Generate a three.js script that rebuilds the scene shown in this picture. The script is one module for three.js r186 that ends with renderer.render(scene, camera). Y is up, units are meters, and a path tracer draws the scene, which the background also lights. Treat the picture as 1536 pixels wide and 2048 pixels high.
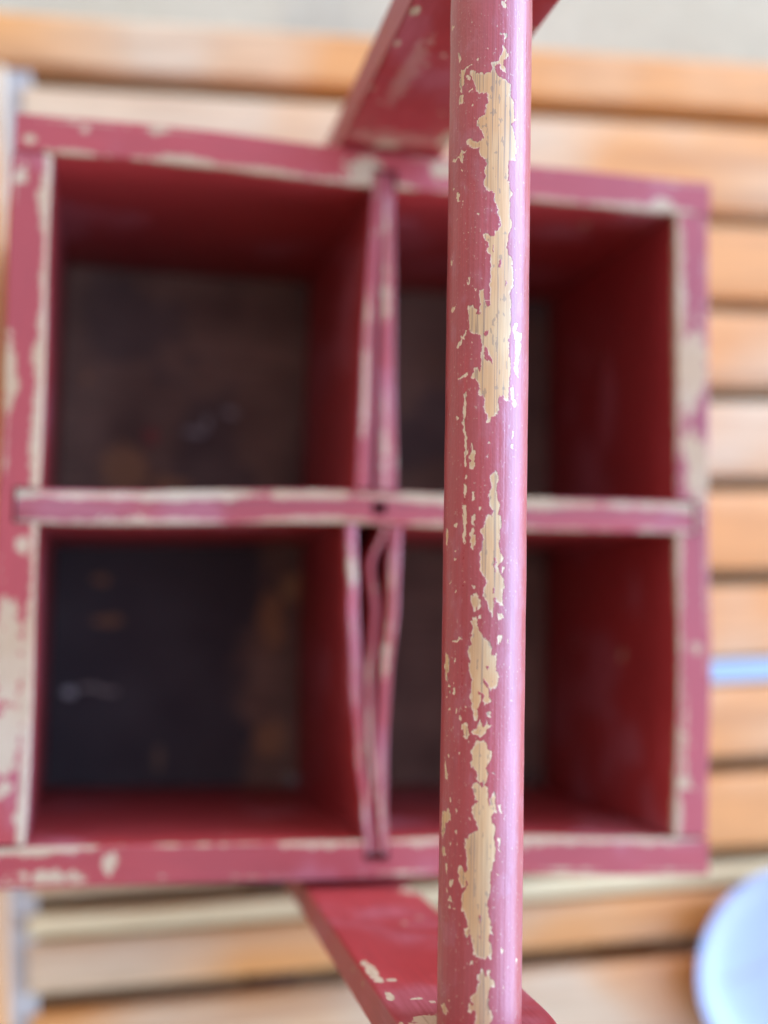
import * as THREE from 'three';
import { mergeGeometries, toCreasedNormals } from 'three/addons/utils/BufferGeometryUtils.js';
import { Brush, Evaluator, SUBTRACTION } from 'three-bvh-csg';

// ---------------------------------------------------------------- camera, sky, sun, exposure
const scene = new THREE.Scene();
const camera = new THREE.PerspectiveCamera(43.233, 768 / 1024, 0.02, 200);
camera.position.set(-0.11210, 0.73288, 0.04747);
camera.quaternion.setFromRotationMatrix(new THREE.Matrix4().makeBasis(
  new THREE.Vector3(0.97716, 0.21128, -0.02292),
  new THREE.Vector3(-0.03949, 0.07455, -0.99643),
  new THREE.Vector3(-0.20881, 0.97458, 0.08119)));
camera.focus = 0.379;
camera.userData.fStop = 3.4;
scene.add(camera);
const renderer = new THREE.WebGLRenderer();
renderer.toneMapping = THREE.LinearToneMapping;
renderer.toneMappingExposure = 1.1;
renderer.shadowMap.enabled = true;
const SUN = new THREE.Vector3(1, 0.46, -0.24).normalize();
{ // clear hazy sky (the CIE clear-sky formula): paler towards the horizon, glow round the sun tinted blue for the handle's highlight
  const W = 256, H = 128, d = new Float32Array(W * H * 4), gain = 1.9;
  for (let j = 0; j < H; j++) for (let i = 0; i < W; i++) {
    const el = ((j + 0.5) / H - 0.5) * Math.PI, az = ((i + 0.5) / W - 0.5) * 2 * Math.PI, ce = Math.cos(el), se = Math.max(0.02, Math.sin(el));
    const g = Math.acos(Math.min(1, ce * Math.cos(az) * SUN.x + Math.sin(el) * SUN.y + ce * Math.sin(az) * SUN.z));
    const base = 2.3 * (0.91 + 0.45 * Math.cos(g) ** 2), glow = 10 * Math.exp(-3 * g), air = 1 - Math.exp(-0.32 / se), k = 4 * (j * W + i), pale = Math.exp(-4 * se);
    d[k] = gain * air * (base * (0.72 + 0.22 * pale) + glow * 0.12); d[k + 1] = gain * air * (base * (0.68 + 0.2 * pale) + glow * 0.74); d[k + 2] = gain * air * (base * 0.86 + glow * 1.7); d[k + 3] = 1;
  }
  const sky = new THREE.DataTexture(d, W, H, THREE.RGBAFormat, THREE.FloatType);
  sky.mapping = THREE.EquirectangularReflectionMapping; sky.magFilter = THREE.LinearFilter; sky.needsUpdate = true;
  scene.background = sky; scene.environment = sky;
}
const sun = new THREE.DirectionalLight(new THREE.Color(1.0, 0.90, 0.74), 0.5);
sun.position.copy(SUN).multiplyScalar(4); sun.target.position.set(0, 0, 0);
sun.castShadow = true; sun.shadow.radius = 70; sun.shadow.mapSize.set(2048, 2048);
Object.assign(sun.shadow.camera, { left: -1, right: 1, top: 1, bottom: -1, near: 0.1, far: 10 });
scene.add(sun, sun.target);

// ---------------------------------------------------------------- helpers
function rng(seed) { let a = seed >>> 0; return () => { a = (a + 0x6D2B79F5) | 0; let t = Math.imul(a ^ (a >>> 15), 1 | a); t = (t + Math.imul(t ^ (t >>> 7), 61 | t)) ^ t; return ((t ^ (t >>> 14)) >>> 0) / 4294967296; }; }
function hash(x, y, s) { let h = Math.imul(x, 374761393) ^ Math.imul(y, 668265263) ^ Math.imul(s, 2147483647 - 58); h = Math.imul(h ^ (h >>> 13), 1274126177); h ^= h >>> 16; return (h >>> 0) / 4294967296; }
function vn(x, y, s = 1) { // value noise 0..1
  const xi = Math.floor(x), yi = Math.floor(y); let u = x - xi, v = y - yi; u = u * u * (3 - 2 * u); v = v * v * (3 - 2 * v);
  const a = hash(xi, yi, s), b = hash(xi + 1, yi, s), c = hash(xi, yi + 1, s), d = hash(xi + 1, yi + 1, s);
  return a + (b - a) * u + (c - a) * v + (a - b - c + d) * u * v;
}
function fbm(x, y, s = 1, o = 4) { let r = 0, a = 0.5, t = 0; for (let i = 0; i < o; i++) { r += a * vn(x, y, s + i * 17); t += a; a *= 0.5; x *= 2.03; y *= 2.03; } return r / t; }
const clamp = (x, a = 0, b = 1) => Math.min(b, Math.max(a, x));
const smooth = (a, b, x) => { const t = clamp((x - a) / (b - a)); return t * t * (3 - 2 * t); };
const mix3 = (a, b, t) => [a[0] + (b[0] - a[0]) * t, a[1] + (b[1] - a[1]) * t, a[2] + (b[2] - a[2]) * t];
const enc = (c) => Math.round(255 * (c <= 0.0031308 ? 12.92 * Math.max(0, c) : 1.055 * Math.pow(Math.min(1, c), 1 / 2.4) - 0.055));
// fn(u, v) -> [r, g, b (linear), roughness, height]; gives a material's map and its shared roughness / bump map
function textures(W, H, fn, repeat = false) {
  const c = new Uint8Array(W * H * 4), d = new Uint8Array(W * H * 4);
  for (let j = 0; j < H; j++) for (let i = 0; i < W; i++) {
    const [r, g, b, ro, h] = fn((i + 0.5) / W, (j + 0.5) / H, i, j), k = 4 * (j * W + i);
    c[k] = enc(r); c[k + 1] = enc(g); c[k + 2] = enc(b); c[k + 3] = 255;
    d[k] = Math.round(255 * clamp(h)); d[k + 1] = Math.round(255 * clamp(ro)); d[k + 2] = 0; d[k + 3] = 255;
  }
  const mk = (a, srgb) => { const t = new THREE.DataTexture(a, W, H); t.magFilter = t.minFilter = THREE.LinearFilter; if (repeat) t.wrapS = t.wrapT = THREE.RepeatWrapping; if (srgb) t.colorSpace = THREE.SRGBColorSpace; t.needsUpdate = true; return t; };
  return { map: mk(c, true), data: mk(d, false) };
}
function material({ map, data }, extra = {}) {
  return new THREE.MeshPhysicalMaterial({ map, roughnessMap: data, roughness: 1, bumpMap: data, bumpScale: 0.00010, ...extra });
}
function mesh(name, geometry, mat, parent) { const m = new THREE.Mesh(geometry, mat); m.name = name; m.castShadow = m.receiveShadow = true; parent.add(m); return m; }
const taken = {};
function thing(name, label, category, group) {
  const o = new THREE.Group(); const n = (taken[name] = (taken[name] ?? -1) + 1); o.name = n ? `${name}_${String(n).padStart(3, '0')}` : name;
  o.userData = { label, category }; if (group) o.userData.group = group; scene.add(o); return o;
}
// a board: length along x, height along y from 0, thickness along z; uv = (along, round the section), section starting at the foot of the +z face
function board(len, th, ht, { r = 0.0012, sx = 24, sy = 6, sz = 2, move } = {}) {
  const P = []; // [z, y, nz, ny, s]
  const hz = th / 2; let s = 0;
  const side = (z0, y0, z1, y1, nz, ny, n) => { const L = Math.hypot(z1 - z0, y1 - y0); for (let i = 0; i <= n; i++) { const t = i / n; P.push([z0 + (z1 - z0) * t, y0 + (y1 - y0) * t, nz, ny, s + L * t]); } s += L; };
  const arc = (cz, cy, a0) => { for (let i = 1; i < 4; i++) { const a = a0 + (Math.PI / 2) * (i / 4); P.push([cz + r * Math.cos(a), cy + r * Math.sin(a), Math.cos(a), Math.sin(a), s + r * (Math.PI / 2) * (i / 4)]); } s += r * Math.PI / 2; };
  side(hz, r, hz, ht - r, 1, 0, sy); arc(hz - r, ht - r, 0);
  side(hz - r, ht, -hz + r, ht, 0, 1, sz); arc(-hz + r, ht - r, Math.PI / 2);
  side(-hz, ht - r, -hz, r, -1, 0, sy); arc(-hz + r, r, Math.PI);
  side(-hz + r, 0, hz - r, 0, 0, -1, sz); arc(hz - r, r, 1.5 * Math.PI); P.push([...P[0].slice(0, 4), s]);
  const pos = [], uv = [], idx = [], n = P.length;
  for (let i = 0; i <= sx; i++) { const x = -len / 2 + len * i / sx; for (const p of P) { const q = [x, p[1], p[0]]; if (move) move(q); pos.push(...q); uv.push(i / sx, p[4] / s); } }
  for (let i = 0; i < sx; i++) for (let j = 0; j < n - 1; j++) { const a = i * n + j, b = a + n; idx.push(a, a + 1, b, b, a + 1, b + 1); }
  for (const e of [0, sx]) { // end caps
    const base = pos.length / 3; const c = [e ? len / 2 : -len / 2, ht / 2, 0]; if (move) move(c); pos.push(...c); uv.push(e ? 0.985 : 0.015, 0.5);
    for (const p of P) { const q = [e ? len / 2 : -len / 2, p[1], p[0]]; if (move) move(q); pos.push(...q); uv.push(e ? 0.999 : 0.001, p[4] / s); }
    for (let j = 0; j < n - 1; j++) e ? idx.push(base, base + 1 + j + 1, base + 1 + j) : idx.push(base, base + 1 + j, base + 2 + j);
  }
  const g = new THREE.BufferGeometry();
  g.setAttribute('position', new THREE.Float32BufferAttribute(pos, 3)); g.setAttribute('uv', new THREE.Float32BufferAttribute(uv, 2)); g.setIndex(idx);
  // the winding above faces outwards for x to the right; flip if it does not
  g.computeVertexNormals();
  const nn = g.attributes.normal; if (nn.getX(0) !== undefined && nn.getZ(2) < 0) { const ix = g.index.array; for (let k = 0; k < ix.length; k += 3) { const t = ix[k]; ix[k] = ix[k + 1]; ix[k + 1] = t; } }
  return toCreasedNormals(g, 0.9);
}
const evaluator = new Evaluator(); evaluator.useGroups = false; evaluator.attributes = ['position', 'uv', 'normal'];
function cut(geometry, boxes) { // boxes: [x, y, z, sx, sy, sz]
  let a = new Brush(geometry); a.updateMatrixWorld();
  for (const [x, y, z, w, h, d] of boxes) { const b = new Brush(new THREE.BoxGeometry(w, h, d)); b.geometry.attributes.uv.array.fill(0.02); b.position.set(x, y, z); b.updateMatrixWorld(); a = evaluator.evaluate(a, b, SUBTRACTION); a.updateMatrixWorld(); }
  return a.geometry;
}
function tube(points, radius, seg = 16, rad = 6) { return new THREE.TubeGeometry(new THREE.CatmullRomCurve3(points.map((p) => new THREE.Vector3(...p))), seg, radius, rad); }

// ---------------------------------------------------------------- colours of the things themselves (linear)
const RED = [0.37, 0.030, 0.025], RED_DARK = [0.26, 0.018, 0.016], RED_CHALK = [0.40, 0.12, 0.13], BARE = [0.45, 0.27, 0.13], BARE_PALE = [0.50, 0.35, 0.21], BARE_DARK = [0.33, 0.20, 0.10];
const GLOSS = { ior: 1.66 };

// ---------------------------------------------------------------- ground and added wall
const GROUND = -0.20;
{
  const t = textures(512, 512, (u, v) => {
    const n = fbm(u * 9, v * 9, 3, 5), f = vn(u * 230, v * 230, 9), st = smooth(0.56, 0.72, fbm(u * 5 + 3, v * 5, 21, 4));
    const c = mix3([0.57, 0.46, 0.29], [0.47, 0.37, 0.22], clamp(n * 1.4 - 0.2)); const k = 0.93 + 0.14 * f;
    return [...mix3(c, [0.36, 0.30, 0.20], st * 0.5).map((x) => x * k), 0.9, 0.5 + 0.3 * f];
  }, true);
  for (const x of [t.map, t.data]) x.repeat.set(40, 40);
  const g = mesh('ground', new THREE.PlaneGeometry(60, 60), material(t, { bumpScale: 0.002 }), scene);
  g.rotation.x = -Math.PI / 2; g.position.y = GROUND; g.userData.kind = 'structure';
}
{
  const t = textures(256, 256, (u, v) => { const f = fbm(u * 40, v * 40, 5, 3), n = fbm(u * 4, v * 4, 8, 3), k = 0.8 + 0.2 * n + 0.1 * f; return [0.24 * k, 0.16 * k, 0.105 * k, 0.92, f]; }, true);
  for (const x of [t.map, t.data]) x.repeat.set(4, 2);
  const w = mesh('added_wall', new THREE.BoxGeometry(0.2, 3.6, 9), material(t, { bumpScale: 0.003 }), scene);  // unseen wall, added to keep sky reflections off the handle's left side
  w.position.set(-0.85, GROUND + 1.8, 0.6); w.rotation.y = 0.75; w.userData = { label: 'plain tan wall added out of view to block sky light beside the slatted table', category: 'wall' };
}

// ---------------------------------------------------------------- slatted table (its own grid turned 2.8 degrees to the box)
const table = thing('slatted_table', 'slatted wooden table with orange varnished slats under the red box', 'table');
table.rotation.y = 0.0496;
{
  const HONEY = [0.66, 0.27, 0.065], PALE = [0.62, 0.41, 0.22], BROWN = [0.36, 0.14, 0.04];
  const woods = [0, 1, 2, 3].map((k) => {
    const blot = k === 3;
    const t = textures(1024, 256, (u, v) => {
      const X = u * 0.72, S = v * 0.14;
      const w = fbm(X * 5, S * 40, 40 + k, 3), ring = fbm(X * 9 + w, S * 260 + 2 * w, 50 + k, 3), fine = fbm(X * 60, S * 1500, 60 + k, 2);
      let c = mix3(HONEY, PALE, clamp(fbm(X * 8, S * 12, 170 + k, 3) * 3.2 - 1.1)); c = mix3(c, BROWN, clamp(ring * 1.9 - 0.95) * 0.7);
      const q = 0.86 + 0.28 * fine; let ro = 0.28 + 0.2 * w;
      c = c.map((x) => x * q);
      if (blot) { const d = Math.hypot((X - 0.112) / 0.016, (S - 0.0335) / 0.016) + 0.5 * fbm(X * 120, S * 120, 7, 3) - 0.25; if (d < 1.2) c = mix3(c, [0.06, 0.07, 0.12], 0.8 * smooth(1.2, 0.5, d)); }
      return [...c, ro, 0.45 + 0.3 * fine + 0.2 * ring];
    });
    return material(t, { bumpScale: 0.00012, ior: 1.5 });
  });
  const pale = material(textures(512, 64, (u, v) => { const f = fbm(u * 40, v * 90, 91, 3), n = fbm(u * 9, v * 4, 93, 3); const c = mix3([0.74, 0.56, 0.28], [0.64, 0.42, 0.18], clamp(n * 1.8 - 0.5)); return [...c.map((x) => x * (0.9 + 0.2 * f)), 0.5, 0.4 + 0.4 * f]; }), { bumpScale: 0.0004 });
  const R = rng(5), v0 = -0.1555, v1 = 0.56, L = v1 - v0;
  const edges = [[-0.255, -0.199], [-0.191, -0.1435], [-0.1355, -0.087], [-0.079, -0.0305], [-0.0225, 0.0275], [0.0355, 0.0815], [0.0955, 0.1415], [0.1500, 0.1960], [0.2190, 0.2470], [0.2570, 0.3040], [0.3130, 0.3600], [0.3690, 0.4160]];
  edges.forEach(([a, b], i) => {
    const ph = R() * 9;
    const g = board(L, b - a - 0.0016, 0.028, { r: 0.0028, sx: 30, sy: 1, sz: 3, move: (q) => { q[1] += 0.0004 * Math.sin(q[0] * 9 + ph); q[2] += 0.0005 * Math.sin(q[0] * 6 + ph * 2); } });
    const m = mesh('slat', g, i === 9 ? woods[3] : woods[i % 3], table);
    m.position.set((v0 + v1) / 2 + (i % 2 ? 0.0006 : -0.0004), -0.028 - 0.0003 - R() * 0.0008, (a + b) / 2); if (i !== 9 && R() > 0.5) { m.rotation.y = Math.PI; }
  });
  { const g = board(L, 0.0110, 0.028, { r: 0.002, sx: 30, sy: 1, sz: 2 }); const m = mesh('slat', g, pale, table); m.position.set((v0 + v1) / 2, -0.0275, 0.2105); m.userData.label = 'narrow pale slat beside the wider orange one'; }
  const rail = (len, th, x, z, turn, mat) => { const m = mesh('rail', board(len, th, 0.150, { r: 0.003, sx: 20, sy: 2, sz: 3 }), mat, table); m.position.set(x, -0.150 + 0.0012, z); m.rotation.y = turn; return m; };  // rails deepened into aprons to shut light out from under the slats
  rail(0.80, 0.0310, v0 - 0.010 + 0.355, -0.2805, 0, woods[1]);
  rail(0.80, 0.0310, v0 - 0.010 + 0.355, 0.4415, 0, woods[0]);
  rail(0.69, 0.0450, v0 - 0.010 - 0.0225, 0.0805, Math.PI / 2, woods[2]);
  rail(0.69, 0.0450, v1 + 0.010 + 0.0225, 0.0805, Math.PI / 2, woods[1]);
  const alu = new THREE.MeshPhysicalMaterial({ color: new THREE.Color(0.50, 0.45, 0.37), roughness: 0.7, metalness: 0.15 });
  for (const x of [v0 - 0.004, v1 + 0.004]) { const m = mesh('metal_strip', board(0.69, 0.016, 0.012, { r: 0.001, sx: 4, sy: 1, sz: 1 }), alu, table); m.position.set(x, -0.0165, 0.0805); m.rotation.y = Math.PI / 2; }
    for (const [x, z] of [[v0 - 0.0325, -0.2805], [v1 + 0.0325, -0.2805], [v0 - 0.0325, 0.4415], [v1 + 0.0325, 0.4415]]) {
    const m = mesh('leg', new THREE.BoxGeometry(0.036, -GROUND - 0.1490, 0.028), woods[0], table); m.position.set(x, (GROUND - 0.1490) / 2, z);
  }
  for (const x of [-0.02, 0.20, 0.42]) { const m = mesh('cross_bar', board(0.70, 0.03, 0.03, { r: 0.002, sx: 6, sy: 1, sz: 1 }), new THREE.MeshStandardMaterial({ color: new THREE.Color(0.09, 0.06, 0.045), roughness: 0.85 }), table); m.rotation.y = Math.PI / 2; m.position.set(x, -0.0605, 0.0805); }  // bars coloured dark to put shade into the slat gaps
}
{ // pale blue batten between two slats
  const s = mesh('blue_batten', board(0.20, 0.0125, 0.018, { r: 0.002, sx: 8, sy: 1, sz: 2 }), new THREE.MeshPhysicalMaterial({ color: new THREE.Color(0.36, 0.47, 0.53), roughness: 0.45 }), scene);
  s.rotation.y = 0.0496; s.position.set(0.305, -0.0195, 0.0735); s.userData = { label: 'pale blue strip lying in a gap between two slats at the right', category: 'strip' };
}

// ---------------------------------------------------------------- painted boards of the carrier
// wear: arrises [perimeter position, width, strength]; patches [x, s, rx, rs]; all in metres
function painted(seed, len, th, ht, { wear = [], patches = [], flecks = 40, seams = [], res = 1700, chalk = 0.7 } = {}) {
  const r = 0.0012, per = 2 * (th + ht) - 8 * r + 2 * Math.PI * r, W = Math.min(1024, Math.round(len * res)), H = Math.min(1024, Math.round(per * res));
  const R = rng(seed), F = []; for (let i = 0; i < flecks; i++) F.push([R() * len, R() * per, 0.0004 + 0.0014 * R() * R(), 0.0004 + 0.001 * R() * R()]);
  const cells = {}; for (const f of F) { for (let a = -1; a <= 1; a++) for (let b = -1; b <= 1; b++) { const k = (Math.floor(f[0] / 0.01) + a) + '_' + (Math.floor(f[1] / 0.01) + b); (cells[k] ??= []).push(f); } }
  return textures(W, H, (u, v) => {
    const x = u * len, s = v * per;
    const n = fbm(x * 28, s * 28, seed, 4), big = fbm(x * 9, s * 9, seed + 5, 3), grain = fbm(x * 90, s * 1300, seed + 9, 2), jag = fbm(x * 420, s * 420, seed + 3, 3);
    let c = mix3(RED, RED_DARK, clamp(big * 1.6 - 0.5)); c = mix3(c, RED_CHALK, chalk * smooth(0.55, 0.78, n) * (0.4 + 0.6 * grain));
    c = c.map((q) => q * (0.9 + 0.2 * grain)); let ro = 0.40 + 0.22 * n, h = 0.6 + 0.12 * grain + 0.06 * n, bare = 0;
    for (const [sa, wd, st, x0 = -1, x1 = 9] of wear) {
      if (x < x0 || x > x1) continue; let d = Math.abs(s - sa); d = Math.min(d, per - d);
      const w = wd * (st - 0.5 + 2.6 * (fbm(x * 45, sa * 100, seed + 31, 4) - 0.36) + 0.9 * (jag - 0.5)); if (d < w) bare = 1;
    }
    for (const [px, ps, rx, rs] of patches) { const d = Math.hypot((x - px) / rx, (s - ps) / rs); if (d < 1.6 && d + 1.3 * (jag - 0.5) + 0.8 * (fbm(x * 150, s * 150, seed + 77, 2) - 0.5) < 1) bare = 1; }
    const cell = cells[Math.floor(x / 0.01) + '_' + Math.floor(s / 0.01)]; if (cell) for (const [fx, fs, a, b] of cell) if (Math.hypot((x - fx) / a, (s - fs) / b) + (jag - 0.5) < 1) bare = 1;
    if (bare) { c = mix3(BARE, BARE_PALE, clamp(n * 2 - 0.5)); c = mix3(c, BARE_DARK, clamp(grain * 2.4 - 1.5)); ro = 0.78; h = 0.2 + 0.25 * grain; }
    for (const [sa, wd] of seams) if (Math.abs(s - sa - 0.0004 * (fbm(x * 60, 3, seed) - 0.5)) < wd) { c = mix3(c, [0.05, 0.02, 0.018], 0.75); h -= 0.15; }
    return [...c, ro, h];
  });
}
const BW = 0.312, BL = 0.316, TH = 0.016, HT = 0.19;          // outer size, board thickness, height
const carrier = thing('wooden_carrier', 'old red painted wooden carrier box with four compartments and a chipped round handle', 'carrier');
const inner = HT - 0.002, outer = HT + TH - 0.004;             // arris positions round the section
const wob = (k, a = 0.0007) => (q) => { const t = q[1] / HT; q[2] += a * t * (Math.sin(q[0] * 17 + k) + 0.6 * Math.sin(q[0] * 41 + 2 * k)); q[1] += t * a * 0.8 * (Math.sin(q[0] * 23 + 3 * k) + 0.5 * Math.sin(q[0] * 67 + k)); };
{
  // back (top of the picture): inner face looks to +z
  let tx = painted(11, BW, TH, HT, { flecks: 55, wear: [[inner + 0.0005, 0.0030, 0.75, 0.012, 0.305], [outer, 0.0012, 0.1]], patches: [[0.150, inner + 0.007, 0.009, 0.006], [0.006, inner + 0.005, 0.0025, 0.002], [0.028, outer - 0.003, 0.002, 0.002], [0.058, outer, 0.005, 0.002], [0.288, inner + 0.004, 0.005, 0.003], [0.262, inner - 0.028, 0.002, 0.002], [0.184, outer - 0.004, 0.008, 0.004]] });
  const back = mesh('back_panel', cut(board(BW, TH, HT, { sx: 40, move: wob(1) }), [[0.001, HT / 2 + 0.02, TH / 2, 0.0112, HT, 0.014]]), material(tx, GLOSS), carrier); back.position.set(0, 0, -BL / 2 + TH / 2);
  // front (bottom of the picture): inner face looks to -z, so the board is turned and x runs backwards
  tx = painted(12, BW, TH, HT, { flecks: 60, wear: [[inner + 0.0005, 0.0028, 0.62], [outer, 0.0014, 0.2]], patches: [[0.262, inner + 0.008, 0.003, 0.006], [0.285, outer - 0.002, 0.012, 0.003], [0.09, inner, 0.02, 0.004], [0.03, inner, 0.02, 0.003]] });
  const front = mesh('front_panel', cut(board(BW, TH, HT, { sx: 40, move: wob(2) }), [[-0.0043, HT / 2 + 0.02, TH / 2, 0.0106, HT, 0.016]]), material(tx, GLOSS), carrier); front.position.set(0, 0, BL / 2 - TH / 2); front.rotation.y = Math.PI;
  // left: inner face looks to +x; x along the board runs to -z
  const SL = BL - 2 * TH - 0.0012;
  tx = painted(13, SL, TH, HT, { flecks: 50, wear: [[inner + 0.0005, 0.0030, 1.05], [outer, 0.0012, 0.0]], patches: [[0.284 - 0.012, inner + 0.012, 0.004, 0.003], [0.075, outer - 0.003, 0.022, 0.006], [0.040, outer - 0.004, 0.018, 0.005], [0.19, outer, 0.015, 0.003], [0.12, inner + 0.006, 0.003, 0.003]] });
  const left = mesh('side_panel', cut(board(SL, TH, HT, { sx: 40, move: wob(3) }), [[-0.0053, HT / 2 + 0.02, TH / 2, 0.0148, HT, 0.020]]), material(tx, GLOSS), carrier); left.position.set(-BW / 2 + TH / 2, -0.0004, 0); left.rotation.y = Math.PI / 2;
  // right: inner face looks to -x; x along the board runs to +z
  tx = painted(14, SL, TH, HT, { flecks: 50, wear: [[inner + 0.0005, 0.0036, 0.8], [outer, 0.0012, 0.1], [inner + 0.007, 0.005, 0.62, 0.06, 0.13], [inner + 0.004, 0.005, 0.65, 0.205, 0.262]], patches: [[0.12, outer - 0.002, 0.016, 0.005], [0.07, inner + 0.008, 0.02, 0.006], [0.205, inner - 0.063, 0.0028, 0.0026], [0.20, inner + 0.009, 0.003, 0.003]] });
  const right = mesh('side_panel', cut(board(SL, TH, HT, { sx: 40, move: wob(4) }), [[-0.001, HT / 2 + 0.02, TH / 2, 0.0152, HT, 0.020]]), material(tx, GLOSS), carrier); right.position.set(BW / 2 - TH / 2, -0.0004, 0); right.rotation.y = -Math.PI / 2;
  // floor
  const FW = BW - 2 * TH, FL = BL - 2 * TH;
  const RUST = [0.36, 0.17, 0.07], PALE_SCRATCH = [0.36, 0.34, 0.32];
  const SPOTS = [[-0.126, -0.080, 0.003, 0.003, RUST], [-0.091, -0.049, 0.005, 0.005, [0.28, 0.05, 0.04]], [-0.066, -0.053, 0.007, 0.0025, PALE_SCRATCH], [-0.060, -0.058, 0.002, 0.006, PALE_SCRATCH], [-0.047, -0.065, 0.004, 0.002, PALE_SCRATCH], [-0.104, -0.030, 0.015, 0.016, RUST], [-0.080, -0.022, 0.012, 0.006, RUST], [-0.010, 0.032, 0.007, 0.009, [0.42, 0.22, 0.09]], [-0.020, 0.050, 0.008, 0.02, RUST], [-0.019, 0.117, 0.009, 0.012, RUST], [-0.114, 0.031, 0.006, 0.003, RUST], [-0.110, 0.053, 0.012, 0.003, RUST], [-0.08, 0.128, 0.003, 0.008, [0.2, 0.13, 0.08]]];
  const ft = textures(640, 640, (u, v) => {
    const x = (u - 0.5) * FW, z = (0.5 - v) * FL; const n = fbm(x * 40, z * 40, 201, 5), big = fbm(x * 14, z * 14, 205, 3), gr = fbm(x * 30, z * 500, 209, 3), spk = vn(x * 700, z * 700, 215);
    let c = mix3([0.21, 0.115, 0.070], [0.12, 0.065, 0.044], clamp(n * 2 - 0.5)); c = mix3(c, [0.21, 0.11, 0.055], smooth(0.6, 0.8, big) * 0.7);
    c = c.map((q) => q * (0.75 + 0.5 * gr));
    // black stain that fills most of the lower left compartment, with its own ragged outline
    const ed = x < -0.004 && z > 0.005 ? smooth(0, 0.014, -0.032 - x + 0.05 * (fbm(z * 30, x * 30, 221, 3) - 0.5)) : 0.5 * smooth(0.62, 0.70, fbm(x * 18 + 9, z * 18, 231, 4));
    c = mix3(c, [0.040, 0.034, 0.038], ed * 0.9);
    for (const [px, pz, rx, rz, col] of SPOTS) { const d = Math.hypot((x - px) / rx, (z - pz) / rz) + 0.9 * (fbm(x * 300, z * 300, 241, 3) - 0.5); if (d < 1) c = mix3(c, col, 0.75 * smooth(1, 0.7, d)); }
    if (spk > 0.965 && n > 0.5) c = mix3(c, [0.3, 0.24, 0.17], 0.6);
    return [...c, 0.62 + 0.3 * n, 0.4 + 0.3 * gr + 0.2 * n];
  });
  const fg = new THREE.BoxGeometry(FW - 0.0006, 0.009, FL - 0.0006); const floor = mesh('bottom_panel', fg, material(ft, { bumpScale: 0.0003 }), carrier); floor.position.set(0, 0.0075, 0);

  // divider running left to right: one plywood board let into both side panels
  const DL = 0.2976, DT = 0.0143;
  const i2 = HT - 0.014 - 0.002, o2 = i2 + DT;
  tx = painted(15, DL, DT, HT - 0.014, { flecks: 40, wear: [[i2 + 0.0005, 0.0020, 0.75], [o2 - 0.002, 0.0022, 0.85]], patches: [[0.21, o2 - 0.001, 0.012, 0.003], [0.05, i2, 0.02, 0.003]], seams: [[i2 + 0.0062, 0.0004], [i2 + 0.0094, 0.0003]] });
  const bend = (q) => { q[2] += 0.0053 * smooth(0.02, -0.15, q[0]) - 0.0012 * smooth(0, 0.15, q[0]) ; wob(6, 0.0005)(q); };
  const div = mesh('divider', cut(board(DL, DT, HT - 0.014, { sx: 40, move: bend }), [[0.0025, HT - 0.014, 0.0002, 0.0062, 0.03, 0.0052]]), material(tx, GLOSS), carrier); div.position.set(0, 0.0125, 0.0003);

  // dividers running top to bottom of the picture: plies come apart, most of all in the lower half
  const plyTex = [0, 1, 2].map((k) => material(painted(16 + k, 0.15, 0.005, HT - 0.014, { flecks: 30, wear: [[HT - 0.016, 0.001, 0.35], [HT - 0.012, 0.001, 0.35]], patches: k === 2 ? [[0.06, HT - 0.012, 0.01, 0.0015]] : k ? [[0.03, HT - 0.0165, 0.004, 0.002]] : [[0.104, HT - 0.017, 0.004, 0.003], [0.02, HT - 0.012, 0.008, 0.002]] }), GLOSS));
  const ply = (z0, z1, cx, w, spread, mat, drop = 0) => { // cx(z), w(z) in metres at the rim; the plies close up towards the floor
    const len = z1 - z0, H = HT - 0.0135 - drop, base = (t) => spread + 0 * t;
    const g = board(len, 0.005, H, { r: 0.0005, sx: 48, sy: 10, sz: 2, move: (q) => {
      const z = q[0] + (z0 + z1) / 2, k = smooth(-0.02, H, q[1]) , c = base(z) + (cx(z) - base(z)) * k; q[2] = -(c + q[2] / 0.005 * w(z)); q[1] += 0.0008 * Math.sin(z * 70 + spread * 900) * (q[1] / H);
    } });
    const m = mesh('ply', g, mat, carrier); m.rotation.y = -Math.PI / 2; m.position.set(0, 0.0125, (z0 + z1) / 2); return m;
  };
  const path = (pts) => (z) => { z *= 1000; let i = 0; while (i < pts.length - 2 && z > pts[i + 1][0]) i++; const [a, va] = pts[i], [b, vb] = pts[i + 1]; const t = clamp((z - a) / (b - a)); return 0.001 * (va + (vb - va) * t * t * (3 - 2 * t)); };
  ply(0.0082, 0.147, path([[8, -9.6], [40, -8.2], [72, -6.4], [104, -3.6], [128, -0.6], [147, 1.3]]), path([[8, 4.6], [72, 4.4], [110, 3.6], [147, 2.4]]), -0.003, plyTex[0]);
  ply(0.0082, 0.147, path([[8, 5.0], [26, -0.6], [45, 2.2], [58, 1.6], [72, 0.0], [92, 0.6], [120, 2.9], [147, 4.3]]), path([[8, 2.4], [60, 3.0], [147, 3.0]]), 0.001, plyTex[1], 0.001);
  ply(0.0082, 0.147, path([[8, 10.0], [40, 9.2], [72, 7.0], [104, 6.2], [125, 6.5], [147, 7.6]]), path([[8, 4.8], [60, 4.9], [147, 3.3]]), 0.005, plyTex[2]);
  ply(-0.1478, -0.0076, path([[-147, -2.0], [-60, -4.2], [-8, -5.0]]), path([[-147, 4.6], [-8, 6.6]]), -0.003, plyTex[1]);
  ply(-0.1478, -0.0076, path([[-147, 3.0], [-60, 4.6], [-8, 5.5]]), path([[-147, 5.0], [-60, 6.6], [-8, 8.4]]), 0.004, plyTex[2]);

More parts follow.
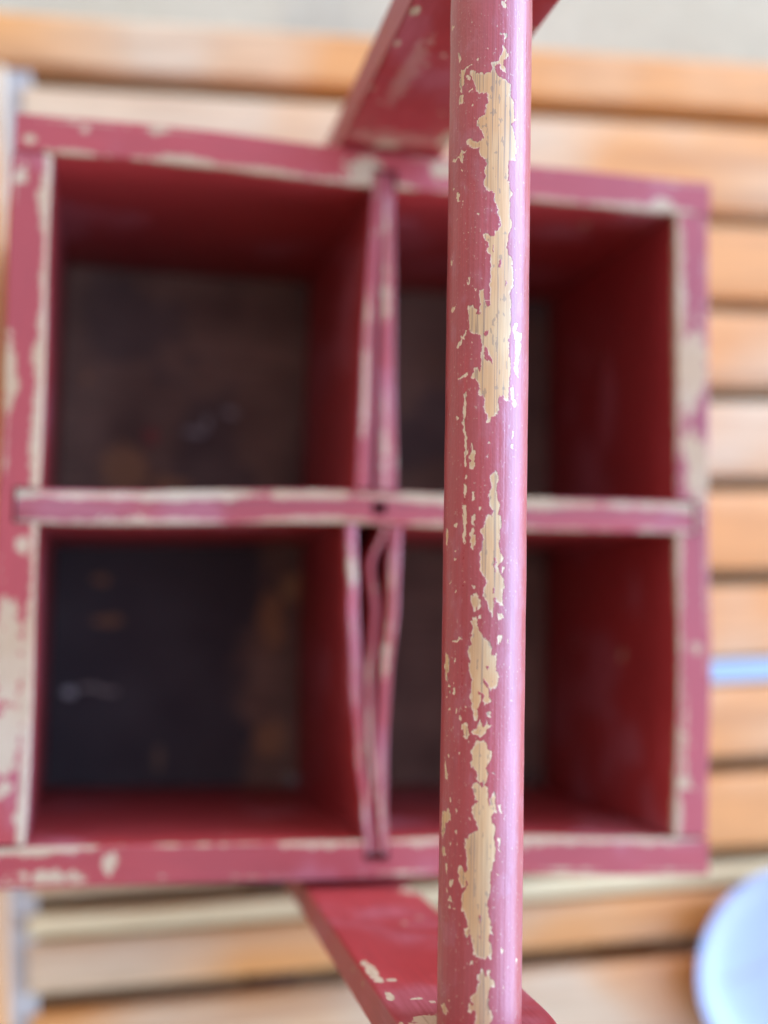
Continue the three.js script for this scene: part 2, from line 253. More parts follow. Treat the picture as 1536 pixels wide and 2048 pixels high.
  // posts outside the end panels, carrying the handle
  const postShape = (w, top) => { const s = new THREE.Shape(), h = w / 2, a = 0.86; s.moveTo(-h, 0); s.lineTo(h, 0); s.lineTo(h * 1.05, top - 0.042); s.bezierCurveTo(h * 1.05, top - 0.018, h * 0.75, top, 0, top); s.bezierCurveTo(-h * 0.75, top, -h * 1.05, top - 0.018, -h * 1.05, top - 0.042); s.lineTo(-h, 0); return s; };
  const postTex = (seed, patches) => textures(384, 1024, (u, v) => {
    const x = (u - 0.5) * 0.09, y = v * 0.42, jag = fbm(x * 420, y * 420, seed, 3), n = fbm(x * 30, y * 30, seed + 2, 4), gr = fbm(x * 1200, y * 70, seed + 4, 2);
    let c = mix3(RED, RED_DARK, clamp(fbm(x * 14, y * 14, seed + 7, 3) * 1.6 - 0.6)); c = mix3(c, RED_CHALK, 0.55 * smooth(0.5, 0.75, n) * (0.4 + 0.6 * gr)); c = c.map((q) => q * (0.9 + 0.2 * gr)); let ro = 0.34 + 0.25 * n, h = 0.6 + 0.15 * gr, bare = 0;
    for (const [px, py, rx, ry, weak] of patches) { const d = Math.hypot((x - px) / rx, (y - py) / ry); if (d < 2 && d + 1.2 * (jag - 0.5) + 0.9 * (n - 0.5) < 1) bare = Math.max(bare, weak ?? 1); }
    if (hash(Math.floor(x * 520), Math.floor(y * 420), seed) > 0.9965) bare = Math.max(bare, 0.7);
    if (bare) { c = mix3(c, mix3(mix3(BARE, BARE_PALE, n), BARE_DARK, clamp(gr * 2.2 - 1.2)), bare); ro = 0.75; h = 0.25 + 0.25 * gr; }
    return [...c, ro, h];
  });
  const post = (name, w, top, depth, x, z, tex) => {
    const g = new THREE.ExtrudeGeometry(postShape(w, top), { depth: depth - 0.002, bevelEnabled: true, bevelThickness: 0.001, bevelSize: 0.0012, bevelSegments: 3, curveSegments: 16, UVGenerator: undefined });
    const p = g.attributes.position, uv = g.attributes.uv; for (let i = 0; i < p.count; i++) { const nx = Math.abs(g.attributes.normal.getX(i)) > 0.7; uv.setXY(i, clamp((p.getX(i) + (nx ? Math.sign(p.getX(i)) * p.getZ(i) : 0)) / 0.09 + 0.5, 0.01, 0.99), clamp(p.getY(i) / 0.42, 0.005, 0.995)); }
    g.translate(0, 0, -(depth - 0.002) / 2);
    const m = mesh(name, g, material(tex, { ...GLOSS, bumpScale: 0.0001 }), carrier); m.position.set(x, 0.004, z); return m;
  };
  post('handle_post', 0.0435, 0.385, 0.0165, 0.0045, -BL / 2 - 0.0086, postTex(41, [[-0.0215, 0.315, 0.0016, 0.006], [-0.0215, 0.29, 0.001, 0.003], [0.021, 0.205, 0.004, 0.008], [-0.004, 0.193, 0.006, 0.005], [-0.012, 0.27, 0.004, 0.03, 0.25], [0.0, 0.20, 0.02, 0.008, 0.3]]));
  post('handle_post', 0.0425, 0.392, 0.0125, -0.002, BL / 2 + 0.0066 + 0.0015, postTex(43, [[-0.012, 0.360, 0.013, 0.007], [-0.0205, 0.310, 0.002, 0.012], [-0.0205, 0.335, 0.0015, 0.006], [-0.013, 0.338, 0.003, 0.0015], [-0.016, 0.318, 0.0015, 0.0015], [0.02, 0.192, 0.004, 0.006]])).rotation.x = 0.008;
}

// ---------------------------------------------------------------- round handle: chips and scratches as they lie on it, [mm along, degrees round] pairs
const CHIPS = [[-120.8,1,-119.2,6,-117.3,8,-116.1,6,-115.9,1,-114.8,1,-113.7,5,-112.7,4,-112.7,-1,-113.9,-4,-114.8,-5,-114.7,-9,-114.6,-10,-112.7,-10,-111.5,-7,-110.8,0,-110.4,5,-109.4,9,-108.3,12,-107.3,11,-105.5,12,-104.7,15,-103.9,19,-101.7,19,-99.8,18,-99.1,22,-98.4,21,-97.9,16,-97,13,-96,17,-94.3,20,-92.5,22,-90.6,21,-89.1,23,-86.7,23,-85.8,-24,-87.2,-30,-88.2,-31,-89.3,-30,-90.3,-29,-89.1,-35,-89.8,-41,-91.3,-48,-92.1,-50,-92.9,-46,-92.7,-42,-91.7,-40,-91.4,-30,-92.8,-25,-95,-30,-96.4,-34,-97.8,-35,-99,-30,-99.5,-24,-100.5,-22,-102.1,-22,-103,-17,-104.7,-20,-106.1,-23,-106.2,-29,-106.1,-35,-107.9,-38,-109.6,-40,-111.7,-44,-113.3,-46,-113.2,-42,-112.4,-38,-111.9,-33,-112.2,-29,-111.6,-26,-112.1,-23,-112.2,-15,-113.4,-14,-114.8,-16,-115.6,-13,-115.5,-7,-117.3,-4,-118.5,-1,-120.4,0],[-120.1,-71,-119.7,-67,-118.3,-63,-117.3,-63,-116.3,-66,-117.9,-68],[-114.8,-62,-114.3,-56,-115.6,-43,-115.2,-42,-114.2,-51,-113.5,-55,-111.5,-55,-109.7,-56,-109.1,-59,-107.5,-59,-107.9,-63,-110.3,-65,-113.1,-64],[-112.3,-51,-112.1,-46,-110.6,-46,-110.8,-50],[-106.8,-64,-106.4,-56,-104.7,-56,-103.9,-58,-104.4,-65,-105.8,-66],[-133.8,-1,-134.1,4,-132.9,5,-131.9,4,-132,0,-132.9,-2],[-124.2,0,-124.4,6,-123,6,-121.7,3,-122.3,1],[-107.1,-48,-107.7,-42,-107.3,-42,-106.8,-46],[-130,-90,-129.3,-78,-128.8,-80,-128.9,-88],[-115.7,-36,-116.2,-38,-116.8,-37,-116.9,-35,-116.4,-33,-115.8,-34],[-124.3,-2,-123.9,-1,-123.6,-2,-123.5,-4,-123.9,-4,-124.2,-4],[-118.5,-9,-118.7,-10,-119.1,-10,-119.2,-9,-119,-8,-118.6,-8],[-119.7,-21,-119.6,-20,-119.3,-20,-119.2,-21,-119.4,-22,-119.7,-22],[-102.3,-41,-102.7,-42,-103,-41,-103,-39,-102.6,-39,-102.3,-39],[-100.5,-25,-100.9,-25,-101.1,-24,-100.9,-23,-100.5,-23,-100.4,-24],[-90,-60,-89.6,-52,-88.4,-56,-86.1,-57,-86.5,-62,-87.5,-61,-87.6,-67,-87,-74,-87.7,-79,-88.2,-77,-88.3,-67,-88,-62],[-89.8,23,-86.3,21,-86.2,12,-83.4,11,-79.9,10,-79.3,14,-78.1,12,-76.8,17,-75.9,17,-74.8,14,-71.8,13,-69.9,13,-67.7,17,-66.3,16,-64.8,13,-62.7,11,-61.5,9,-59.9,11,-58.3,12,-57.6,17,-56.5,19,-55.2,17,-53,20,-50.5,21,-48.9,19,-47.8,15,-45.3,16,-41.9,16,-41.5,-27,-43,-27,-45.3,-29,-47.4,-28,-47.8,-23,-47.3,-21,-44.8,-21,-43.4,-20,-42.3,-16,-42.8,-13,-44.1,-12,-46.2,-14,-49.4,-14,-52.6,-13,-55.8,-13,-57.7,-14,-58.1,-18,-59.4,-21,-59.7,-16,-61.1,-16,-61.9,-19,-62.3,-23,-63.9,-24,-64.1,-20,-63.4,-13,-63.6,-9,-64.9,-8,-65.5,-2,-66.8,-1,-68.4,-3,-70.2,-4,-72.8,-5,-73.9,-9,-75.5,-9,-76.6,-12,-76.7,-18,-77.8,-23,-79,-25,-80.6,-23,-82.2,-23,-83.6,-24,-84.8,-20,-85.7,-22,-87.4,-24,-87.9,-30,-88.4,-31,-88.9,-30],[-77.6,-67,-77.3,-62,-75.5,-62,-74.3,-60,-74.4,-65,-76.3,-67],[-58.1,-81,-58,-76,-56.7,-75,-56,-78,-57.1,-82],[-51.1,-44,-51.1,-41,-49.7,-41,-48.9,-43,-49.1,-46,-50,-45],[-71,-21,-71.1,-22,-71.3,-23,-71.5,-22,-71.5,-21,-71.2,-21],[-70.4,-30,-70,-30,-69.8,-31,-69.9,-32,-70.3,-33,-70.5,-32],[-47.9,-35,-47.9,-33,-47.6,-32,-47.3,-33,-47.2,-34,-47.5,-35],[-84.1,-60,-84,-58,-83.7,-57,-83.5,-58,-83.5,-59,-83.9,-60],[-74.1,-54,-73.9,-55,-74.1,-57,-74.5,-57,-74.7,-56,-74.5,-54],[-64.6,-44,-64.3,-44,-64.3,-46,-64.6,-47,-64.9,-46,-64.9,-45],[-79.5,-76,-79.2,-73,-78.8,-73,-78.8,-75,-79.1,-78,-79.5,-78],[-38.2,23,-38.2,29,-36,27,-36,38,-32.7,36,-29.5,36,-27,32,-24.7,31,-22.5,33,-22.2,31,-23.9,27,-24.6,21,-26.3,24,-30.2,26,-33.6,23,-35.8,21],[-44.9,17,-41.4,17,-38.7,18,-37.3,16,-35.7,18,-33.3,14,-29.9,15,-28.3,14,-26.1,18,-24.3,18,-22.9,16,-20.2,17,-18.3,15,-17.4,13,-15.4,15,-15.3,11,-16.3,6,-17.2,2,-15.3,0,-12.2,0,-10.6,-3,-10.3,-8,-10.1,-10,-8.7,-12,-8.8,-15,-10.9,-16,-11.6,-19,-15.2,-20,-16.8,-21,-16.4,-25,-17.3,-29,-18.4,-27,-18.6,-24,-19.5,-28,-20.7,-30,-21.8,-31,-21.6,-34,-21,-36,-21.9,-39,-23,-37,-24.6,-32,-24.7,-29,-23.6,-25,-26.1,-25,-28.8,-25,-29.7,-23,-32.5,-24,-34.1,-26,-34.7,-33,-34.7,-40,-37.1,-43,-39.4,-45,-40.8,-44,-42.4,-45,-43.1,-43,-42.9,-38,-42,-36,-41.9,-31,-40.3,-33,-40,-27,-42.1,-25,-44.4,-28],[-19.1,18,-19.6,22,-18.6,25,-16.3,24,-14.8,28,-13.2,27,-13.5,23,-16.1,19],[-35.8,-49,-35.5,-46,-32.9,-53,-30.8,-60,-30.9,-64,-32,-61,-33.9,-54],[-44,-73,-43.7,-67,-42.5,-69,-42.1,-76,-42.6,-78],[-21.9,-61,-23.3,-45,-23.1,-42,-22,-50,-22,-53,-21.5,-60],[-17.5,-49,-17.5,-45,-15,-45,-12.7,-46,-8.2,-46,-4.1,-43,-1.3,-42,2,-44,2,-46,-1.4,-46,-4.8,-48,-8.2,-50,-10.5,-51,-12.8,-49],[-3.1,-36,-3.1,-34,-1.3,-33,0.1,-31,2.1,-31,2,-39,0.5,-39,-0.2,-36],[-11.3,-62,-10.9,-57,-10.1,-58,-10.5,-62],[-6.6,20,-6.5,24,-4.9,23,-5.1,21],[-3.2,20,-3.3,24,-1.9,23,-2.1,20],[-3.4,-11,-3,-11,-2.8,-13,-3.2,-14,-3.6,-13,-3.7,-12],[1.2,-13,1.5,-14,1.5,-15,1.3,-16,1,-15,0.9,-14],[-32.5,-36,-32.2,-36,-32.1,-37,-32.3,-38,-32.6,-38,-32.6,-37],[-0.9,-47,-0.9,-44,3.6,-43,3.8,-46],[6.1,-46,6.2,-43,7.9,-44,7.6,-46],[8.8,-47,9,-43,12.8,-44,12.8,-46],[14.8,-48,14.7,-43,17.1,-44,19.3,-42,21.6,-43,23.4,-43,26,-44,26,-46,23.3,-47,21.1,-46,18.2,-48],[0.5,-38,-0.8,-36,-0.8,-31,1.4,-33,3.2,-31,4.4,-32,4.6,-36,3.9,-39,2.1,-38],[11.4,-34,10.8,-29,11.8,-31,13.6,-32,13.8,-34],[17.8,-35,17.1,-32,17.4,-30,20.5,-31,20.8,-34,19.4,-35],[22.3,-36,21,-34,22.7,-32,23.6,-29,26,-29,26.7,-32,27.8,-34,27.2,-37,24.5,-36],[21.5,-83,21.8,-78,23.6,-77,26.3,-78,26.5,-82,23.5,-84],[16.3,-24,15.8,-24,15.7,-22,16,-21,16.4,-21,16.6,-23],[19.9,-61,20.2,-58,20.8,-57,21.2,-60,21,-63,20.3,-64],[30.2,-62,30,-60,30.3,-58,30.7,-59,30.9,-61,30.6,-62],[39.2,-59,39.3,-57,39.8,-56,40.1,-58,39.9,-60,39.5,-61],[38.3,-32,37.9,-33,37.6,-32,37.6,-30,37.9,-30,38.3,-30],[27.7,-59,28.1,-59,28.2,-60,28,-62,27.7,-62,27.5,-60],[36.9,-70,37.1,-69,37.4,-69,37.4,-71,37.2,-73,37,-72],[36.8,-43,37,-44,36.9,-45,36.7,-45,36.5,-44,36.5,-43],[5,-3,5.8,-1,7.8,1,10.8,-1,12.5,0,14.5,3,16.3,3,17.2,1,17.6,5,19.2,6,21.2,5,21.5,2,23.2,4,25.9,3,28.8,5,30.1,9,31,8,31.2,5,32.6,3,33.7,3,35.2,6,35.6,10,38,11,40.3,9,43.6,9,43.8,7,42.7,1,41.4,0,41.4,-3,44.7,-3,44.7,-10,42.8,-12,41.3,-15,40.9,-19,38.4,-17,37.5,-14,35.1,-15,34.9,-19,33.1,-22,31.4,-24,28.5,-23,27.8,-20,24.9,-19,22.7,-22,20.7,-18,19.3,-17,18,-14,18,-9,18.4,-7,16.4,-6,15.3,-10,14.2,-10,12.9,-12,11.3,-10,8.6,-9,6.4,-10,5.7,-5],[32.3,8,32.5,12,34.1,10,34.5,7],[40.9,-34,40.2,-26,40.6,-22,42.4,-22,43.7,-21,44.4,-23,43.5,-26,44.8,-28,44.8,-32,42.2,-34],[41.9,-12,41.9,-3,44.1,-3,46.5,-5,46.6,-7,44.8,-9],[41.9,-2,41.8,10,43.6,9,43.2,5],[45.2,3,45.3,10,46.4,10,47.7,6,47.1,2],[51.5,5,51.5,9,53.9,7,54.6,4,54.2,2],[52.8,16,53,18,54.4,18,54.1,17],[42,-33,42,-27,45.1,-27,45.6,-30,45.1,-32],[42.6,-25,42.9,-21,44,-21,44.4,-24],[46.3,-20,46.8,-20,47.2,-21,47.1,-23,46.6,-24,46.2,-22],[46.8,-32,46.5,-27,47.1,-25,48.6,-26,50.8,-22,51.9,-20,52.7,-15,54,-8,55.1,-6,57.7,-6,57.3,-2,57,1,58.8,1,61.6,0,62.9,4,64.7,5,66.2,1,67.3,-5,66.7,-9,65.4,-11,63.9,-15,65.6,-15,66.7,-10,68.9,-9,70.2,-5,71.5,-9,71.5,-14,70.2,-17,68.3,-15,67.4,-21,69,-24,68.5,-18,70.2,-19,71.8,-22,72.5,-26,73.3,-22,74.8,-22,75.7,-24,75.9,-28,73.8,-29,71.6,-32,69.7,-33,66.2,-32,62.9,-33,60.1,-38,59.9,-35,56.4,-37,55,-37,54.6,-33,53,-34,51.3,-32,49.3,-31,48.2,-34,47.7,-30],[53.9,-63,52.8,-51,53.1,-45,54.2,-55,54.3,-62],[56.9,-80,57.5,-73,59.7,-70,61.7,-71,62.9,-74,65.3,-75,64.5,-80,62.2,-79,61.2,-84,59.4,-80],[58.7,-60,58.9,-57,60.3,-58,59.9,-61],[67.1,-61,67.1,-58,68.4,-57,69.1,-59,68.3,-62],[72.6,-56,72.8,-53,74.3,-53,74.5,-56],[74.2,-49,74.4,-46,76.4,-47,76,-49],[77,-45,76.7,-38,78,-37,80.1,-32,81,-37,80.7,-43,78.8,-43,78.6,-47],[79,-31,77.9,-27,77.2,-23,75.7,-19,77.4,-17,76.9,-13,75.6,-12,76.7,-7,77.6,-4,78.2,-10,79.6,-14,80.5,-20,80.2,-25,79.9,-29],[73.5,-14,73.5,-7,74.3,-4,74.7,-7],[72.3,-39,72.2,-40,71.8,-41,71.5,-40,71.6,-38,72,-38],[68.3,-66,68.7,-67,68.7,-69,68.4,-70,68,-69,68,-67],[66.8,-72,66.5,-72,66.2,-70,66.3,-68,66.7,-68,67,-70],[73.3,-68,73.3,-70,73,-70,72.7,-69,72.7,-67,73,-66],[69.6,-77,69.5,-75,69.7,-73,70,-74,70.1,-76,69.9,-78],[81.7,-34,81.4,-35,81.2,-34,81.3,-33,81.5,-33,81.7,-33],[81,-75,80.7,-75,80.5,-73,80.6,-71,80.9,-71,81.1,-73],[65.7,-60,65.5,-59,65.6,-58,65.9,-58,66.1,-59,66,-60],[81.8,-25,81.2,-21,81.2,-15,82.4,-11,83.5,-9,84.1,-3,85.2,-3,86.7,-6,88.2,-10,89.3,-11,90.2,-8,91.9,-8,93,-11,93.9,-13,94.1,-8,95.3,-9,96.6,-7,98.4,-8,99.4,-6,97.5,-6,96,-3,95.6,1,97.9,3,100.9,3,102.2,-2,104.4,-2,104.5,0,105.2,3,106.5,2,108,0,111.3,4,113.4,2,115.1,0,115.9,-4,117.2,-3,118.7,-4,121.9,-5,125,-5,125.5,-42,124.3,-41,122.9,-38,122.2,-35,117.9,-35,113.7,-36,111.6,-37,110.5,-39,108.8,-38,108.7,-33,107.5,-34,106.7,-26,106,-22,103.4,-22,102.8,-25,101.3,-29,99.8,-28,98.7,-25,99.1,-23,97.8,-22,97.4,-26,95.9,-27,94.7,-30,93.3,-27,92.8,-23,93.5,-21,92.8,-19,92.4,-22,90.5,-24,89.4,-27,87.8,-32,86.9,-32,86.4,-29,84.9,-31,83.4,-30],[102.2,-83,102.1,-72,101.1,-67,101,-64,103.6,-62,104.6,-66,105,-73,107.9,-75,109.8,-81,108.7,-85,105.3,-83],[111.8,-82,112.7,-75,114,-70,114.9,-79,114,-83],[116.7,-71,116.5,-68,119.3,-67,119.5,-69],[120.8,-61,120.4,-55,121.7,-55,122.5,-59,122.1,-62],[118.3,-48,115.6,-46,117,-42,117.8,-38,117.9,-35,119.9,-35,122,-37,122.2,-42,120.8,-46],[87.2,-77,89,-74,91.5,-70,93.1,-71,92.6,-75,89.8,-78],[98.8,6,98.6,11,101.4,11,101,9],[107.8,5,107.9,10,110,9,110.8,8,111.3,10,112.4,10,111.3,6,110.2,7],[97.9,-65,97.9,-62,98.8,-63,98.7,-65],[99.2,-60,99.3,-58,100,-59],[100.6,-55,100.9,-52,101.9,-53,101.4,-55],[106.6,-53,106.7,-51,107.2,-50,107.6,-52,107.4,-54,107,-55],[103.1,-33,102.8,-33,102.6,-33,102.7,-32,102.9,-31,103.1,-32],[110.2,-49,110.5,-49,110.7,-50,110.6,-51,110.3,-51,110.1,-50],[86.3,-70,85.9,-70,85.6,-68,85.7,-66,86.1,-66,86.4,-67],[85.3,-48,85.4,-49,85.3,-51,85,-51,84.8,-49,84.9,-48],[90,-2,89.8,-1,89.8,0,90.1,1,90.3,0,90.3,-1],[113.5,-45,113.4,-46,113.1,-46,113,-45,113.1,-44,113.4,-44],[110.5,-62,110.6,-61,110.9,-62,111,-63,110.9,-64,110.6,-64],[115.5,-35,115.2,1,116.5,-3,118.4,-4,121.6,-4,124.2,-4,126.3,-7,127.6,-5,129.3,-6,130.1,-3,132.2,-3,132.3,0,134.2,0,134.6,-4,136.1,-5,137.3,-1,140.3,0,141.3,-3,140.1,-6,141.1,-9,141.4,-16,140.6,-23,140.4,-25,136.9,-26,135.8,-29,133.8,-31,131.3,-34,128.6,-38,128.8,-43,127.9,-44,126.6,-41,124.5,-42,123.1,-39,122.4,-35,118.8,-35],[133.1,-38,132.7,-32,135.3,-31,136.2,-34,135.4,-38],[142.2,-30,141.9,-26,143.2,-26,143.2,-29],[145,-16,143.7,-13,144.9,-10,145.8,-8,143.7,-5,144.1,-2,146.6,-2,147.1,4,149,3,149.1,-2,151.2,-4,153.3,-5,155.3,1,156.8,3,158.5,-3,160.9,-5,161.2,-19,158.7,-23,155.3,-21,155,-25,155.9,-28,155.9,-31,153.8,-31,153.3,-25,152.1,-28,150.7,-24,149.2,-19,147.1,-17,145.6,-20],[155.7,-82,155.1,-75,155.7,-66,156.8,-63,157.9,-67,157,-75],[124.9,-62,125.4,-58,126.5,-58,126.3,-65],[127.1,-63,127.4,-60,128.7,-61,128.4,-64],[139,12,137.9,13,139.3,16,139.9,14],[123.2,-70,123.6,-67,124.6,-65,124.1,-69],[128.1,-57,128.7,-52,128.9,-55],[154.2,-62,153.9,-63,153.6,-61,153.6,-59,154,-59,154.3,-60],[118.2,5,117.9,5,117.9,7,118.1,8,118.4,7,118.5,6],[149.6,18,149.5,16,149.1,16,148.9,17,149,19,149.4,19],[144.1,-38,143.9,-38,143.8,-37,143.9,-37,144.1,-37,144.2,-38],[153.8,-41,153.5,-40,153.4,-39,153.6,-39,153.8,-39,153.9,-40],[142.7,43,142.4,41,142.1,41,142,43,142.3,45,142.7,45]];
const HOLES = [[-60.7,-10,-60.5,-8,-58.7,-8,-58.8,-10],[-56.4,-1,-56,1,-54.4,0,-54.2,-2,-55.5,-2],[-50.1,7,-50,10,-48.1,9,-48.8,7],[-44.3,-20,-44.4,-13,-43.2,-12,-42.4,-15,-43,-19],[-35.4,-20,-35.2,-16,-34.1,-15,-33.6,-19,-34.5,-21],[-30.8,-19,-30.1,-15,-28.6,-15,-27.5,-10,-26.1,-10,-26.6,-16,-27.5,-20],[29.7,-4,30.4,-1,33.9,-1,33.7,-3,31.5,-4],[38.4,-5,38.6,-2,39.7,-2,39.5,-5],[60.8,-12,60.6,-8,61.4,-7,61.8,-11],[93.3,-21,92.8,-16,94.5,-15,94.6,-18,93.7,-19],[129.1,-19,129.3,-15,130.6,-16,131.9,-17,131.7,-19,130.2,-18],[134.8,-18,135,-15,135.8,-16]];
{
  const Z0 = -178, Z1 = 176, RAD = 0.0123, W = 1024, H = 2048;
  const mask = new Float32Array(W * H);
  const raster = (list, val) => { for (const p of list) { const n = p.length / 2, X = [], Y = []; for (let i = 0; i < n; i++) { Y.push((p[2 * i] - Z0) / (Z1 - Z0) * H); X.push((p[2 * i + 1] + 180) / 360 * W); }
    const y0 = Math.max(0, Math.floor(Math.min(...Y))), y1 = Math.min(H - 1, Math.ceil(Math.max(...Y)));
    for (let y = y0; y <= y1; y++) { const yc = y + 0.5, xs = []; for (let i = 0; i < n; i++) { const j = (i + 1) % n; if ((Y[i] <= yc) !== (Y[j] <= yc)) xs.push(X[i] + (yc - Y[i]) / (Y[j] - Y[i]) * (X[j] - X[i])); } xs.sort((a, b) => a - b);
      for (let k = 0; k + 1 < xs.length; k += 2) for (let x = Math.max(0, Math.round(xs[k])); x < Math.min(W, Math.round(xs[k + 1])); x++) mask[y * W + x] = val; } } };
  raster(CHIPS, 1);
  { // chips on the side turned away from the camera
    const R = rng(77), far = []; for (let i = 0; i < 40; i++) { const z = Z0 + R() * (Z1 - Z0), a = 95 + R() * 150, l = 2 + 12 * R() * R(), w = 3 + 9 * R() * R(), q = []; for (let k = 0; k < 9; k++) { const t = k / 9 * 6.283, s = 0.6 + 0.7 * R(); let aa = a + w * Math.cos(t) * s; if (aa > 180) aa -= 360; q.push(z + l * Math.sin(t) * s, aa); } if (Math.max(...q.filter((_, j) => j % 2)) - Math.min(...q.filter((_, j) => j % 2)) < 90) far.push(q); } raster(far, 1);
  }
  raster(HOLES, 0);
  const wide = new Float32Array(W * H); { // how much bare wood lies around: small chips keep the pale primer
    const rx = 12, ry = 6, tmp = new Float32Array(W * H);
    for (let y = 0; y < H; y++) { let s = 0; for (let x = -rx; x < W; x++) { if (x + rx < W) s += mask[y * W + x + rx]; if (x - rx - 1 >= 0) s -= mask[y * W + x - rx - 1]; if (x >= 0) tmp[y * W + x] = s / (2 * rx + 1); } }
    for (let x = 0; x < W; x++) { let s = 0; for (let y = -ry; y < H; y++) { if (y + ry < H) s += tmp[(y + ry) * W + x]; if (y - ry - 1 >= 0) s -= tmp[(y - ry - 1) * W + x]; if (y >= 0) wide[y * W + x] = s / (2 * ry + 1); } }
  }
  const tx = textures(W, H, (u, v, i, j) => {
    const z = (Z0 + v * (Z1 - Z0)) * 0.001, a = u * 2 * Math.PI * RAD;  // metres
    const wx = (fbm(z * 900, a * 1500, 301, 3) - 0.5) * 16, wy = (fbm(z * 900, a * 900, 307, 3) - 0.5) * 9;
    const ii = clamp(Math.round(i + wx), 0, W - 1), jj = clamp(Math.round(j + wy), 0, H - 1), k = jj * W + ii;
    const line = fbm(z * 35, a * 2600, 311, 3), fibre = fbm(z * 90, a * 5200, 313, 2), streak = fbm(z * 16, a * 1050, 315, 2), n = fbm(z * 60, a * 160, 317, 4), big = fbm(z * 22, a * 60, 319, 3), pit = fbm(z * 1500, a * 1900, 331, 2);
    if (mask[k] > 0.5) {
      let c = mix3([0.58, 0.30, 0.10], [0.61, 0.39, 0.17], clamp(n * 2 - 0.5)); c = mix3(c, [0.40, 0.215, 0.085], clamp(big * 2.6 - 1.35) * 0.75);
      c = mix3(c, [0.24, 0.15, 0.085], smooth(0.60, 0.74, line) * 0.75); c = mix3(c, [0.66, 0.49, 0.28], smooth(0.8, 0.45, wide[k]) * 0.8);
      if (fbm(z * 420, a * 900, 337, 3) > 0.73) c = mix3(c, [0.22, 0.14, 0.08], 0.55);
      return [...c.map((q) => q * (0.86 + 0.28 * fibre)), 0.62 + 0.15 * n, 0.12 + 0.2 * line + 0.12 * fibre];
    }
    let c = mix3(RED, RED_DARK, clamp(big * 1.7 - 0.5) * 0.6); c = mix3(c, [0.33, 0.035, 0.028], smooth(0.5, 0.7, n) * 0.5); c = mix3(c, RED_CHALK, 0.28 * smooth(0.6, 0.8, fbm(z * 140, a * 260, 341, 3)));
    c = c.map((q) => q * (0.88 + 0.24 * fibre));
    if (pit > 0.83) c = mix3(c, BARE_PALE, 0.55);
    const rim = wide[k] > 0.12 ? 0.04 : 0;
    return [...c, 0.38 + 0.14 * n + 0.1 * (pit - 0.5) + 0.35 * (streak - 0.5), 0.50 + rim + 0.20 * line + 0.10 * fibre + 0.34 * (streak - 0.5) + 0.2 * (pit - 0.5)];
  });
  const NA = 128, NZ = 220, pos = [], uv = [], idx = [];
  const ax = (z) => -0.0045 + (z + 0.158) * 0.0044, rad = (z, a) => RAD * (1.003 - 0.025 * clamp((z + 0.178) / 0.354)) + 0.00012 * (fbm(z * 30, Math.cos(a) * 1.5 + 5, 351, 3) - 0.5) + 0.00022 * (fbm(z * 90 + 7, Math.sin(a) * 3 + 5, 353, 3) - 0.5);
  for (let j = 0; j <= NZ; j++) { const z = 0.001 * (Z0 + (Z1 - Z0) * j / NZ); for (let i = 0; i <= NA; i++) { const a = -Math.PI + 2 * Math.PI * i / NA, r = rad(z, i === NA ? -Math.PI : a); pos.push(ax(z) + r * Math.sin(a), 0.369 + r * Math.cos(a), z); uv.push(i / NA, j / NZ); } }
  for (let j = 0; j < NZ; j++) for (let i = 0; i < NA; i++) { const a = j * (NA + 1) + i, b = a + NA + 1; idx.push(a, b, a + 1, b, b + 1, a + 1); }
  for (const [j, s] of [[0, 1], [NZ, -1]]) { const z = 0.001 * (j ? Z1 : Z0), c = pos.length / 3; pos.push(ax(z), 0.369, z); uv.push(0.5, j ? 0.999 : 0.001); for (let i = 0; i < NA; i++) { const a = j * (NA + 1) + i; s > 0 ? idx.push(c, a, a + 1) : idx.push(c, a + 1, a); } }
  const g = new THREE.BufferGeometry(); g.setAttribute('position', new THREE.Float32BufferAttribute(pos, 3)); g.setAttribute('uv', new THREE.Float32BufferAttribute(uv, 2)); g.setIndex(idx); g.computeVertexNormals();
  const n = g.attributes.normal; // one normal on both sides of the seam
  for (let j = 0; j <= NZ; j++) { const a = j * (NA + 1), b = a + NA; const v = new THREE.Vector3(n.getX(a) + n.getX(b), n.getY(a) + n.getY(b), n.getZ(a) + n.getZ(b)).normalize(); n.setXYZ(a, v.x, v.y, v.z); n.setXYZ(b, v.x, v.y, v.z); }
  const h = mesh('handle', g, material(tx, { ior: 1.7, bumpScale: 0.00026, clearcoat: 1.0, clearcoatMap: tx.data, clearcoatRoughness: 0.42 }), carrier); h.userData.label = 'round red handle with paint worn through to bare wood';
}

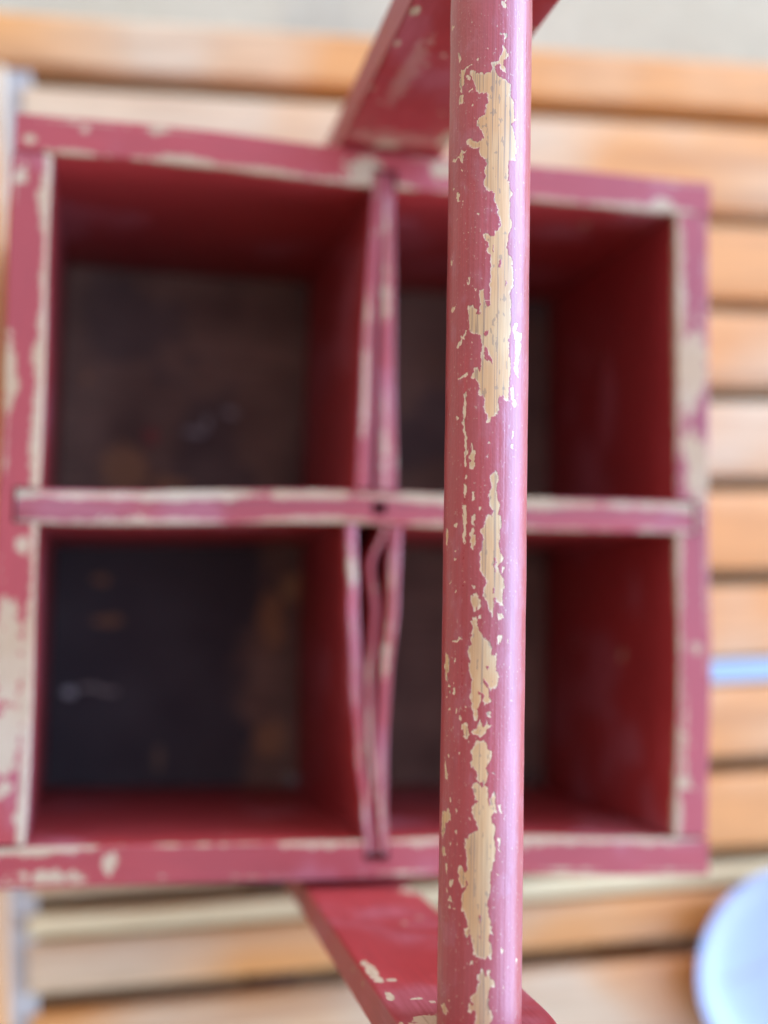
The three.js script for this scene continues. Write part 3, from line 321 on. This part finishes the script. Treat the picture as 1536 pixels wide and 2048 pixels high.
// ---------------------------------------------------------------- small things
{ // straw and fluff lying on the floor of the lower left compartment
  const s = thing('straw_stem', 'short pale straw lying on the dark floor of the lower left compartment', 'straw');
  const m1 = new THREE.MeshStandardMaterial({ color: new THREE.Color(0.42, 0.36, 0.30), roughness: 0.8 }), m2 = new THREE.MeshStandardMaterial({ color: new THREE.Color(0.62, 0.60, 0.56), roughness: 0.8 });
  mesh('stem', tube([[-0.1235, 0.0134, 0.0895], [-0.116, 0.0138, 0.0885], [-0.1105, 0.0134, 0.0905], [-0.1035, 0.0133, 0.091]], 0.0012, 20, 7), m1, s);
  mesh('seed_head', (() => { const g = new THREE.IcosahedronGeometry(0.0024, 2), p = g.attributes.position; for (let i = 0; i < p.count; i++) { const k = 0.8 + 0.4 * vn(p.getX(i) * 900 + 5, p.getZ(i) * 900 + p.getY(i) * 700, 3); p.setXYZ(i, p.getX(i) * 1.4 * k, p.getY(i) * 0.7 * k, p.getZ(i) * k); } g.computeVertexNormals(); g.translate(-0.1285, 0.0138, 0.0915); return g; })(), m2, s);
  const R = rng(9), parts = []; for (let i = 0; i < 26; i++) { const c = [-0.006 + 0.005 * (R() - 0.5), 0.0135, 0.1375 + 0.004 * (R() - 0.5)], d = () => 0.008 * (R() - 0.5); parts.push(tube([c, [c[0] + d(), c[1] + Math.abs(d()), c[2] + d() * 0.4], [c[0] + d(), c[1] + Math.abs(d()), c[2] + d() * 0.4]], 0.0004, 8, 4)); }
  const f = mesh('lint_tuft', mergeGeometries(parts), new THREE.MeshStandardMaterial({ color: new THREE.Color(0.45, 0.42, 0.36), roughness: 0.9 }), scene); f.userData = { label: 'small grey tuft of lint in the corner of the lower left compartment', category: 'lint' };
}
{ // white dish
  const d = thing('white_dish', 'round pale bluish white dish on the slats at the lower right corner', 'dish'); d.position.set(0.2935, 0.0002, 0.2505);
  const pr = [[0, 0.004], [0.030, 0.004], [0.031, 0.0], [0.034, 0.0], [0.036, 0.005], [0.052, 0.0115], [0.0598, 0.0185], [0.0604, 0.0196], [0.0600, 0.0204], [0.0590, 0.0204], [0.050, 0.0152], [0.038, 0.0115], [0.020, 0.0105], [0, 0.0104]].map((p) => new THREE.Vector2(...p));
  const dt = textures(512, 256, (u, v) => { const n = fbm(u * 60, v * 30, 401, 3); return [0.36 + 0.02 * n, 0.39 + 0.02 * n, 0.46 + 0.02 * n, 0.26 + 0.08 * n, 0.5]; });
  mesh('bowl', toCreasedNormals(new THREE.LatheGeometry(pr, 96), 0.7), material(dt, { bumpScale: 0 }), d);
  const g = tube([[-0.038, 0.0118, 0.0068], [-0.02, 0.0107, 0.0012], [0.0, 0.0106, -0.006], [0.03, 0.0112, -0.016]], 0.0006, 24, 6); mesh('pinkish_line', g, new THREE.MeshStandardMaterial({ color: new THREE.Color(0.44, 0.36, 0.42), roughness: 0.4 }), d);  // thin pinkish line across the dish
}
renderer.render(scene, camera);
